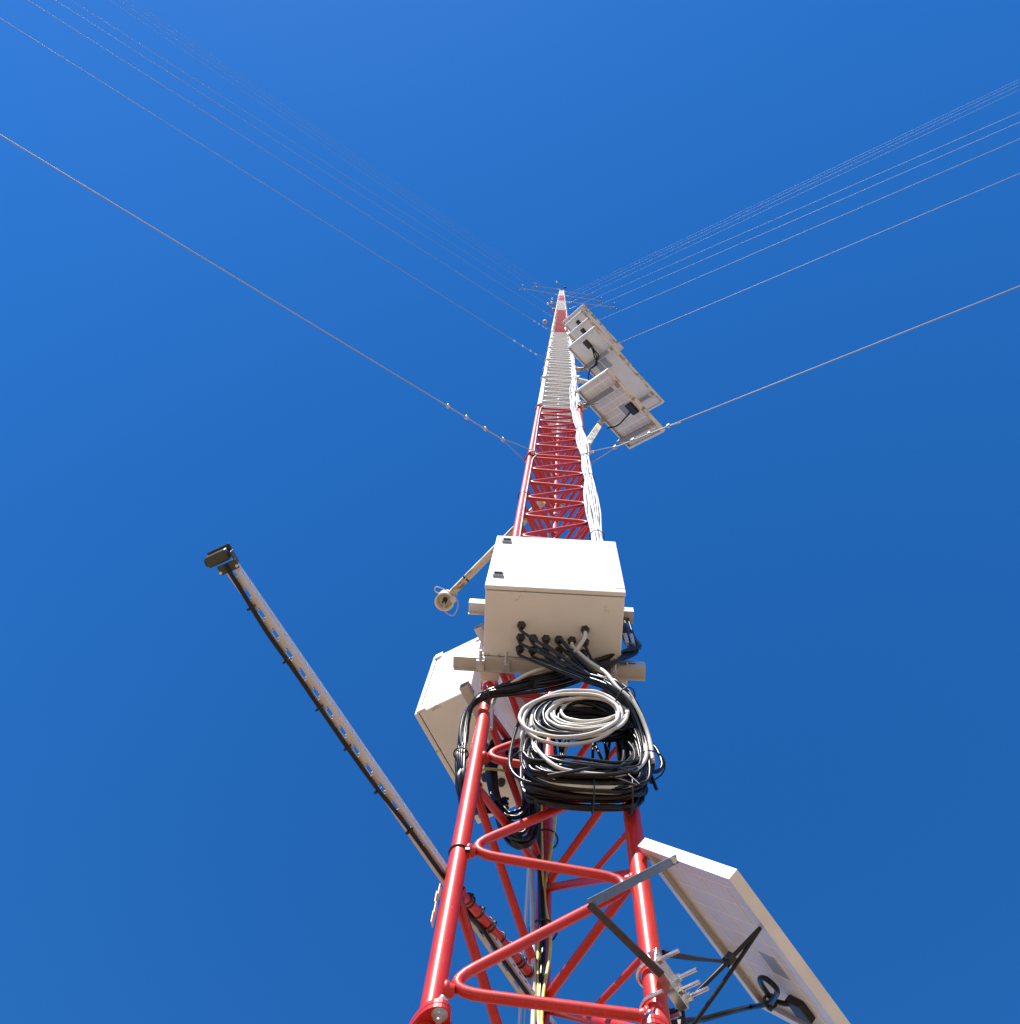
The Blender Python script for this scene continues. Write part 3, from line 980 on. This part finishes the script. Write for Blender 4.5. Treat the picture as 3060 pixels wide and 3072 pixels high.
# ------------------------------------------------------------------ square-tube arm with downward sensor (left, above cabinet)
b0 = Vector((-0.12, 1.379, 6.0))
b1 = Vector((-0.735, 2.012, 6.0))
bd = (b1 - b0).normalized()
bs = Vector((bd.y, -bd.x, 0))
sa_ = thing('square_tube_boom', 'square tube arm pointing left from the mast just above the cabinet', 'arm', b0)
MB().bar(b0, b1, 0.044, 0.040).build('tube', 'alu_dirty', sa_, bevel=0.002)
pts = [b0 + bd * (0.86 * q / 12) - Z * 0.024 + bs * (0.010 * math.sin(q * 1.1) + 0.004) for q in range(12)]
MB().tube(smooth(pts, 4), 0.0045, n=7).build('cable', 'beige', sa_)
for s in (0.36, 0.72, 0.12):
    b = MB()
    for (dx, dz, sx, sz) in ((0, -0.0235, 0.052, 0.005), (0, 0.0235, 0.052, 0.005), (0.0245, 0, 0.005, 0.045), (-0.0245, 0, 0.005, 0.045)):
        b.box(b0 + bd * s + bs * dx + Z * dz, bd, bs, Z, 0.008, sx, sz)
    b.build('strap', 'rubber', sa_)
sn = thing('sensor', 'round cream sensor cup with looping lead at the end of the square tube arm', 'sensor', b1)
sp = b1 + bd * 0.045 - Z * 0.02
MB().lathe(sp + Z * 0.09, -Z, [(0, 0.020), (0.006, 0.050), (0.10, 0.062), (0.115, 0.064), (0.115, 0.055), (0.06, 0.045)], n=26).build('shield', 'plastic', sn)
MB().lathe(sp + Z * 0.03, -Z, [(0, 0.016), (0.055, 0.016), (0.062, 0.010)], n=16).build('sensor_head', 'rubber', sn)
MB().cyl(b1 - bd * 0.01 + bs * 0.03 - Z * 0.055, b1 - bd * 0.01 + bs * 0.03 + Z * 0.03, 0.022, n=18).build('clamp_knob', 'galv', sn)
MB().tube(smooth([sp - Z * 0.03, sp + Vector((0.005, 0.05, -0.06)), sp + Vector((0.06, 0.08, -0.06)), sp + Vector((0.09, 0.02, -0.03)), sp + Vector((0.07, -0.03, 0.0)), sp + Vector((0.0, -0.07, 0.02)), sp + Vector((-0.06, -0.085, 0.03)), sp + Vector((-0.06, -0.05, 0.03)), sp + Vector((0.02, -0.045, 0.01)), b1 - bd * 0.06 + Z * 0.025], 6), 0.0036, n=7).build('lead', 'white_cable', sn)

# ------------------------------------------------------------------ solar panels
def panel(label, T, az, tl, ls, ll, thick, detail, grp, n_cell=(4, 9)):
    """T = corner nearest the mast on the rear plane; l long axis (level), s short axis (down the slope), n towards the sun"""
    l = Vector((math.sin(az), math.cos(az), 0))
    hh = Vector((math.cos(az), -math.sin(az), 0))
    s = hh * math.cos(tl) - Z * math.sin(tl)
    n = hh * math.sin(tl) + Z * math.cos(tl)
    t = thing('solar_panel', label, 'solar panel', T, grp)

    def q(a, b_, c_):
        return T + l * a + s * b_ + n * c_

    lip = min(0.020, ls * 0.05)
    fw = 0.0035
    mid_l, mid_s = ll / 2, ls / 2
    for (a, b_, la, lb, m_) in ((mid_l, fw / 2, ll, fw, 'alu'), (mid_l, ls - fw / 2, ll, fw, 'alu' if thick < 0.03 else 'alu_dirty'), (fw / 2, mid_s, fw, ls - 2 * fw, 'alu'), (ll - fw / 2, mid_s, fw, ls - 2 * fw, 'alu')):
        bb = MB().box(q(a, b_, thick / 2), l, s, n, la, lb, thick)
        # rear lip of the same frame side
        if lb == fw:
            off = fw / 2 + lip / 2 if b_ < mid_s else -fw / 2 - lip / 2
            bb.box(q(a, b_ + off, 0.0009), l, s, n, la - 2 * fw, lip, 0.0018)
        else:
            off = fw / 2 + lip / 2 if a < mid_l else -fw / 2 - lip / 2
            bb.box(q(a + off, b_, 0.0012), l, s, n, lip, lb - 2 * lip, 0.0018)
        bb.build('frame_side', m_, t)
    MB().box(q(mid_l, mid_s, thick * 0.62), l, s, n, ll - 2 * fw, ls - 2 * fw, 0.002).build('backsheet', 'back', t)
    MB().box(q(mid_l, mid_s, thick * 0.86), l, s, n, ll - 2 * fw, ls - 2 * fw, 0.004).build('glass', 'cells', t)
    if detail:
        b_ = MB()
        z_ = thick * 0.62 - 0.0014
        nl, ns = n_cell
        gw = 0.0024 if ls < 0.4 else 0.009
        for i in range(1, ns):
            b_.box(q(ll * i / ns, mid_s, z_), l, s, n, gw, ls - 0.06, 0.0006)
        for i in range(1, nl):
            b_.box(q(mid_l, ls * i / nl, z_ - 0.0003), l, s, n, ll - 0.06, gw, 0.0006)
        b_.build('cell_grid', 'grid', t)
    return t, q, l, s, n


# panel low on the right, beside the right leg
T0 = Vector((0.168, 1.232, 1.929))
p0, q0, l0, s0_, n0 = panel('small solar panel low on the right leg, seen from behind with a looped black cable', T0, 0.607, 0.972, 0.328, 0.500, 0.026, True,
                            'solar panels on the mast', (4, 9))
MB().box(q0(0.420, 0.197, 0.006), l0, s0_, n0, 0.052, 0.046, 0.018).build('junction_box', 'rubber', p0, bevel=0.003)
MB().box(q0(0.298, 0.205, 0.0148), l0, s0_, n0, 0.062, 0.050, 0.0008).build('sticker', 'sticker', p0)
for i in range(2):
    MB().box(q0(0.313 + 0.019 * i, 0.295, 0.0148), l0, s0_, n0, 0.013, 0.042, 0.0008).build('sticker', 'sticker', p0)
pc = thing('panel_cable', 'thick black cable knotted into a loop behind the low solar panel', 'cable', T0)
MB().tube(smooth([q0(0.405, 0.185, 0.002), q0(0.398, 0.172, -0.008), q0(0.389, 0.152, -0.014), q0(0.348, 0.156, -0.016), q0(0.315, 0.175, -0.017), q0(0.302, 0.205, -0.017), q0(0.324, 0.222, -0.018), q0(0.362, 0.186, -0.022), q0(0.391, 0.146, -0.026),
                  q0(0.425, 0.09, -0.026), q0(0.455, 0.03, -0.03), Vector((0.345, 1.475, 1.715)), Vector((0.280, 1.415, 1.625)), Vector((0.227, 1.362, 1.550)), Vector((0.205, 1.335, 1.45)), Vector((0.20, 1.33, 1.2)), Vector((0.20, 1.33, -1.0))], 7), 0.0058, n=9).build('cable', 'black', pc)
b = MB()
tie(b, q0(0.390, 0.149, -0.020), s0_ - l0 * 0.6, 0.013, 0.0035)
b.box(q0(0.396, 0.150, -0.030), l0, s0_, n0, 0.012, 0.012, 0.01)
b.build('cable_tie', 'rubber', pc)
cords = thing('stay_cords', 'taut black cords tying the low solar panel frame back to the right leg', 'cords', Vector((0.2, 1.3, 1.5)))
e_ = q0(0.130, 0.316, -0.003)
e2 = q0(0.345, 0.020, -0.004)
for (p, tgt, r_) in (((0.196, 1.322, 1.515), e_, 0.0042), ((0.236, 1.352, 1.525), e_, 0.0040), ((0.198, 1.285, 1.650), e2, 0.0038), ((0.198, 1.285, 1.640), e2 + Z * 0.004 - X * 0.004, 0.0038), ((0.186, 1.33, 1.58), Vector((0.232, 1.350, 1.500)), 0.0038)):
    p = Vector(p)
    MB().tube(smooth([p, p.lerp(tgt, 0.5) - Z * 0.003, tgt], 5), r_, n=8).build('cord', 'black', cords)
pk = Vector((0.196, 1.322, 1.515)).lerp(e_, 0.66)
MB().box(pk, l0, s0_, n0, 0.016, 0.012, 0.014).build('cord_lock', 'rubber', cords)
MB().box(e2, l0, s0_, n0, 0.02, 0.012, 0.012).build('cord_lock', 'rubber', cords)

# bent flat-bar bracket and galvanised clamp of that panel
bk = thing('panel_bracket', 'bent dark flat bar bracket from the right leg clamp to the low solar panel', 'bracket', Vector((0.15, 1.235, 1.56)))
E1, E2, E3 = q0(-0.003, 0.150, -0.003), Vector((0.049, 1.100, 1.536)), Vector((0.177, 1.206, 1.487))
bn = Vector((0.05, -0.60, -0.80)).normalized()                 # the flat of the bar faces down and outwards
d1_ = (E1 - E2).normalized()
MB().bar(E1 + d1_ * 0.012, E2, 0.0045, 0.0175, up=bn.cross(d1_)).build('upper_bar', 'grey_steel', bk, bevel=0.001)
d2_ = (E3 - E2).normalized()
MB().bar(E2, E3, 0.0045, 0.015, up=(bn + Vector((-0.5, 0.3, 0))).normalized().cross(d2_)).build('lower_bar', 'dark_steel', bk, bevel=0.001)
b = MB()
hexnut(b, E1 - d1_ * 0.004 + bn * 0.002, bn, 0.0075, 0.007)
b.build('bolt', 'galv', bk)
cl = thing('pole_clamp', 'shiny galvanised clamp with long threaded bolts on the right leg', 'clamp', Vector((PR.x, PR.y, 1.50)))
cdir = Vector((0.55, 0.80, -0.12)).normalized()
cc = Vector((PR.x + 0.031, PR.y - 0.020, 1.535))
cn = Vector((0.78, -0.55, -0.1)).normalized()
cs = cdir.cross(cn).normalized()
b = MB()
b.box(cc, cdir, cs, cn, 0.110, 0.034, 0.004)
b.box(cc + cs * 0.016 - cn * 0.008, cdir, cs, cn, 0.110, 0.004, 0.02)
b.box(cc - cs * 0.016 - cn * 0.008, cdir, cs, cn, 0.110, 0.004, 0.02)
b.build('clamp_plate', 'zinc', cl, bevel=0.001)
for (a, c_) in ((-0.046, 0.008), (0.012, -0.012), (0.022, 0.010), (0.050, -0.006)):
    p = cc + cdir * a + cs * c_
    b = MB().cyl(p - cn * 0.01, p + cn * 0.046, 0.0038, n=10)
    hexnut(b, p + cn * 0.002, cn, 0.0080, 0.008)
    b.build('threaded_bolt', 'zinc', cl)
for h in (1.565, 1.480):
    c0 = Vector((PR.x, PR.y, h))
    arc = [c0 + (cn.cross(Z).normalized() * math.cos(a) - Vector((cn.x, cn.y, 0)).normalized() * math.sin(a)) * (RLEG + 0.007) for a in [math.pi * i / 12 for i in range(13)]]
    arc = [arc[0] + cn * 0.03] + arc + [arc[-1] + cn * 0.03]
    MB().tube(arc, 0.0042, n=8).build('u_bolt', 'zinc', cl)
pa = thing('perforated_angle', 'dark perforated angle standing against the right leg below the clamp', 'angle bar', Vector((0.205, 1.30, GROUND + 0.5)))
b = MB()
for i in range(60):
    z0 = -1.1 + i * 0.044
    for (za, zb, xa, xb) in ((z0, z0 + 0.016, -0.014, 0.014), (z0 + 0.016, z0 + 0.044, -0.014, -0.004), (z0 + 0.016, z0 + 0.044, 0.004, 0.014)):
        b.box((0.212 + (xa + xb) / 2 * 0.9, 1.318 - (xa + xb) / 2 * 0.4, (za + zb) / 2), Vector((0.914, -0.406, 0)), Vector((0.406, 0.914, 0)), Z, xb - xa, 0.003, zb - za)
b.build('bar', 'dark_steel', pa)


def up_panel(label, T, ls, ll, detail, bars, jb, arm_h, strut_h=None, az=0.745, tl=0.96):
    t, q, l, s, n = panel(label, T, az, tl, ls, ll, 0.040, detail, 'solar panels on the mast', (6, 11))
    # two cross bars under the frame
    br = thing('panel_mount', 'aluminium mount fixing to the mast the ' + label.split(',')[0], 'mount', Vector((PR.x, PR.y, arm_h)), 'solar panel mounts')
    for a in bars:
        MB().bar(q(ll * a, -0.02, -0.022), q(ll * a, ls + 0.005, -0.022), 0.042, 0.040, up=n).build('cross_bar', 'crossbar', br, bevel=0.002)
        MB().box(q(ll * a, ls - 0.03, -0.045), l, s, n, 0.060, 0.055, 0.006).build('end_clamp', 'alu_dirty', br, bevel=0.001)
        pb = q(ll * a, 0.05, -0.05)
        MB().bar(pb, q(ll * a + 0.05, 0.18, -0.02), 0.020, 0.004, up=l).build('gusset', 'alu', br)
    # arm to the right leg
    c = Vector((PR.x, PR.y, arm_h))
    e = q(ll * bars[0], -0.01, -0.03)
    MB().bar(c + (e - c).normalized() * 0.03, e, 0.05, 0.05).build('arm', 'alu_dirty', br, bevel=0.002)
    hs = [arm_h]
    if strut_h:
        c2_ = Vector((PR.x, PR.y, strut_h))
        e2 = q(ll * 0.5, -0.005, -0.02)
        d_ = (e2 - c2_).normalized()
        MB().bar(c2_ + d_ * 0.03, e2, 0.055, 0.055).build('strut', 'alu_dirty', br, bevel=0.002)
        b = MB()
        b.bar(c2_ + d_ * ((e2 - c2_).length * 0.78), c2_ + d_ * ((e2 - c2_).length * 0.78 + 0.012), 0.060, 0.060)
        b.build('strap', 'rubber', br)
        hs.append(strut_h)
    for h in hs:
        c0 = Vector((PR.x, PR.y, h))
        for dz in (-0.03, 0.03):
            MB().tube([c0 + Vector((0.06, -0.045, dz)), c0 + Vector((0.0, -0.034, dz)), c0 + Vector((-0.033, 0.0, dz)), c0 + Vector((0.0, 0.034, dz)), c0 + Vector((0.075, 0.03, dz))], 0.006, n=7).build('u_bolt', 'galv', br)
        MB().box(c0 + Vector((0.040, 0.0, 0)), X, Y, Z, 0.012, 0.10, 0.10).build('clamp_plate', 'alu_dirty', br, bevel=0.002)
    ja, jb_ = jb
    MB().box(q(ll * ja, ls * jb_, 0.008), l, s, n, 0.13, 0.10, 0.032).build('junction_box', 'rubber', t, bevel=0.006)
    return t, q, l, s, n, br


u1_ = up_panel('lowest of the upper solar panels, pale ribbed back', Vector((0.139, 1.138, 10.0)), 0.681, 0.830, True, (0.22, 0.84), (0.56, 0.80), 9.89, 7.34)
q_ = u1_[1]
MB().box(q_(0.44, 0.42, 0.022), u1_[2], u1_[3], u1_[4], 0.12, 0.12, 0.001).build('sticker', 'sticker', u1_[0])
MB().tube(smooth([q_(0.48, 0.53, 0.0), q_(0.50, 0.42, -0.03), q_(0.53, 0.20, -0.035), q_(0.50, 0.01, -0.03)], 7), 0.008, n=8).build('lead', 'black', u1_[0])
u2_ = up_panel('second of the upper solar panels, large plain stained back', Vector((0.0719, 0.9878, 14.2)), 0.845, 1.435, False, (0.27, 0.86), (0.10, 0.52), 13.9, 12.5)
q_ = u2_[1]
MB().box(q_(0.52, 0.45, 0.022), u2_[2], u2_[3], u2_[4], 0.16, 0.15, 0.001).build('sticker', 'sticker', u2_[0])
MB().box(q_(0.52, 0.27, 0.022), u2_[2], u2_[3], u2_[4], 0.16, 0.14, 0.001).build('sticker', 'sticker', u2_[0])
for i in range(3):
    MB().tube(smooth([q_(0.19, 0.50, 0.0), q_(0.28, 0.48 + 0.03 * i, -0.04), q_(0.36, 0.44 + 0.05 * i, -0.06), q_(0.44, 0.40 - 0.06 * i, -0.07), q_(0.44, 0.18, -0.07), q_(0.56, -0.02, -0.10), q_(0.75, -0.05, -0.20)], 6), 0.009, n=7).build('lead', 'black', u2_[0])
up_panel('third of the upper solar panels, partly hidden behind the large one', Vector((0.0985, 1.0295, 18.28)), 0.825, 1.154, False, (0.30, 0.85), (0.13, 0.55), 17.6)
up_panel('fourth of the upper solar panels, only a strip of its back showing', Vector((0.0453, 0.970, 20.68)), 0.80, 1.26, False, (0.45, 0.85), (0.13, 0.55), 20.0)
up_panel('topmost solar panel with cream back, near the start of the upper red band', Vector((0.0018, 0.9905, 22.63)), 1.056, 1.322, False, (0.12, 0.80), (0.16, 0.42), 22.0)

# ------------------------------------------------------------------ instruments near the top
def boom(label, p0_, p1_, sens, glabel):
    p0_, p1_ = Vector(p0_), Vector(p1_)
    t = thing('boom', label, 'boom', p0_, 'instrument booms near the mast top')
    MB().cyl(p0_, p1_, 0.019, n=10).build('pole', 'crossbar', t)
    d = (p1_ - p0_).normalized()
    MB().cyl(p0_ - d * 0.10, p0_ + d * 0.22, 0.034, n=10).build('clamp', 'galv', t)
    s = thing('wind_sensor', glabel, 'wind sensor', p1_, 'wind sensors on the booms')
    MB().cyl(p1_ + Z * 0.02, p1_ + Z * 0.40, 0.03, n=10).build('post', 'rubber', s)
    for k in range(3):
        a = 2.1 * k + 0.4
        arm_ = Vector((math.cos(a), math.sin(a), 0))
        b = MB().cyl(p1_ + Z * 0.36, p1_ + Z * 0.36 + arm_ * 0.17, 0.010, n=6)
        b.lathe(p1_ + Z * 0.36 + arm_ * 0.20, Vector((-arm_.y, arm_.x, 0)), [(0, 0.012), (0.03, 0.05), (0.06, 0.055)], n=10)
        b.build('cup', sens, s)


boom('lowest long boom, pointing right above the solar panels', (0.25, 1.34, 57.0), (3.0, 1.69, 57.0), 'rubber', 'dark cup sensor on the lowest right boom tip')
boom('middle boom pointing right', (0.25, 1.28, 73.0), (2.86, 1.69, 73.0), 'rubber', 'dark cup sensor on the middle right boom tip')
boom('lower boom pointing left', (-0.30, 1.21, 73.0), (-2.93, 0.71, 73.0), 'white_cable', 'pale cup sensor on the lower left boom tip')
boom('highest boom pointing right', (0.25, 1.33, 100.0), (3.12, 1.74, 100.0), 'rubber', 'dark cup sensor on the highest right boom tip')
boom('highest boom pointing left', (-0.30, 1.12, 100.0), (-2.73, 0.75, 100.0), 'white_cable', 'pale cup sensor on the highest left boom tip')

lp = thing('obstruction_lamp', 'small cream lamp on a short arm left of the red band', 'lamp', Vector((-0.45, 1.18, 27.0)))
MB().lathe(Vector((-0.47, 1.17, 26.93)), Z, [(0, 0.04), (0.01, 0.056), (0.10, 0.060), (0.13, 0.045), (0.15, 0.015)], n=18).build('lamp_body', 'tape', lp)
MB().lathe(Vector((-0.47, 1.17, 26.925)), Z, [(-0.015, 0.022), (0.006, 0.045)], n=18).build('lens', 'orange', lp)
MB().bar((-0.43, 1.19, 27.0), (-0.23, 1.27, 27.0), 0.03, 0.03).build('arm', 'grey_steel', lp)
ob = thing('orange_box', 'small orange box strapped to the left leg above the cream lamp', 'box', Vector((-0.30, 1.27, 40.0)))
MB().box((-0.33, 1.27, 40.1), X, Y, Z, 0.13, 0.16, 0.26).build('housing', 'orange', ob, bevel=0.02)
MB().box((-0.255, 1.27, 40.1), X, Y, Z, 0.02, 0.10, 0.30).build('bracket', 'galv', ob)
an = thing('antenna', 'short whip antenna with white tip leaning out at the mast top', 'antenna', Vector((-0.2, 1.2, 104.4)))
MB().tube([(-0.20, 1.25, 104.3), (-0.37, 0.94, 105.0), (-0.56, 0.47, 105.2)], 0.035, n=8).build('rod', 'grey_steel', an)
MB().lathe(Vector((-0.57, 0.45, 105.1)), Z, [(0, 0.05), (0.05, 0.10), (0.2, 0.10), (0.25, 0.04)], n=12).build('tip', 'white', an)
tp = thing('top_instrument', 'small dark instrument on the right corner of the mast top', 'instrument', Vector((0.25, 1.2, 104.5)))
MB().bar((0.15, 1.25, 104.4), (0.55, 0.95, 104.4), 0.05, 0.05).build('arm', 'grey_steel', tp)
MB().lathe(Vector((0.33, 1.0, 104.3)), Z, [(0, 0.06), (0.04, 0.12), (0.3, 0.12), (0.34, 0.05)], n=12).build('head', 'dark_steel', tp)
# small side arms on the left leg in the upper red and white bands
for i, (h, w_) in enumerate(((47.5, 0.45), (50.0, 0.30), (58.5, 0.35))):
    nm = ('lowest', 'middle', 'highest')[i]
    t = thing('side_arm', 'short thin arm on the left leg in the upper bands, %s of three' % nm, 'arm', Vector((PL.x, PL.y, h)), 'short arms on the left leg')
    MB().cyl((PL.x, PL.y, h), (PL.x - w_, PL.y - 0.05, h), 0.02, n=8).build('rod', 'grey_steel', t)
    MB().lathe(Vector((PL.x - w_, PL.y - 0.05, h - 0.08)), Z, [(0, 0.03), (0.03, 0.06), (0.12, 0.06), (0.16, 0.03)], n=10).build('head', 'plastic', t)

# ------------------------------------------------------------------ small leftovers
tpz = thing('tape_scrap', 'torn cream tape stuck on the outer side of the left leg near the bottom', 'tape', Vector((PL.x, PL.y, 1.72)))
b = MB()
for i, (h, r) in enumerate(((1.67, 0.027), (1.70, 0.0255), (1.735, 0.028), (1.76, 0.0245))):
    b.box((PL.x - r, PL.y - 0.012, h), Vector((0.2, 1, 0)).normalized(), Vector((1, -0.2, 0)).normalized(), Z, 0.014, 0.002, 0.034)
b.build('strip', 'tape', tpz)
lt = thing('leg_tie', 'black cable tie round the left leg below the cabinet', 'cable tie', Vector((PL.x, PL.y, 1.915)))
b = MB()
tie(b, (PL.x, PL.y, 1.915), Z, RLEG + 0.002, 0.0022)
b.box((PL.x + 0.020, PL.y - 0.016, 1.905), X, Y, Z, 0.010, 0.008, 0.009)
b.build('strap', 'rubber', lt)
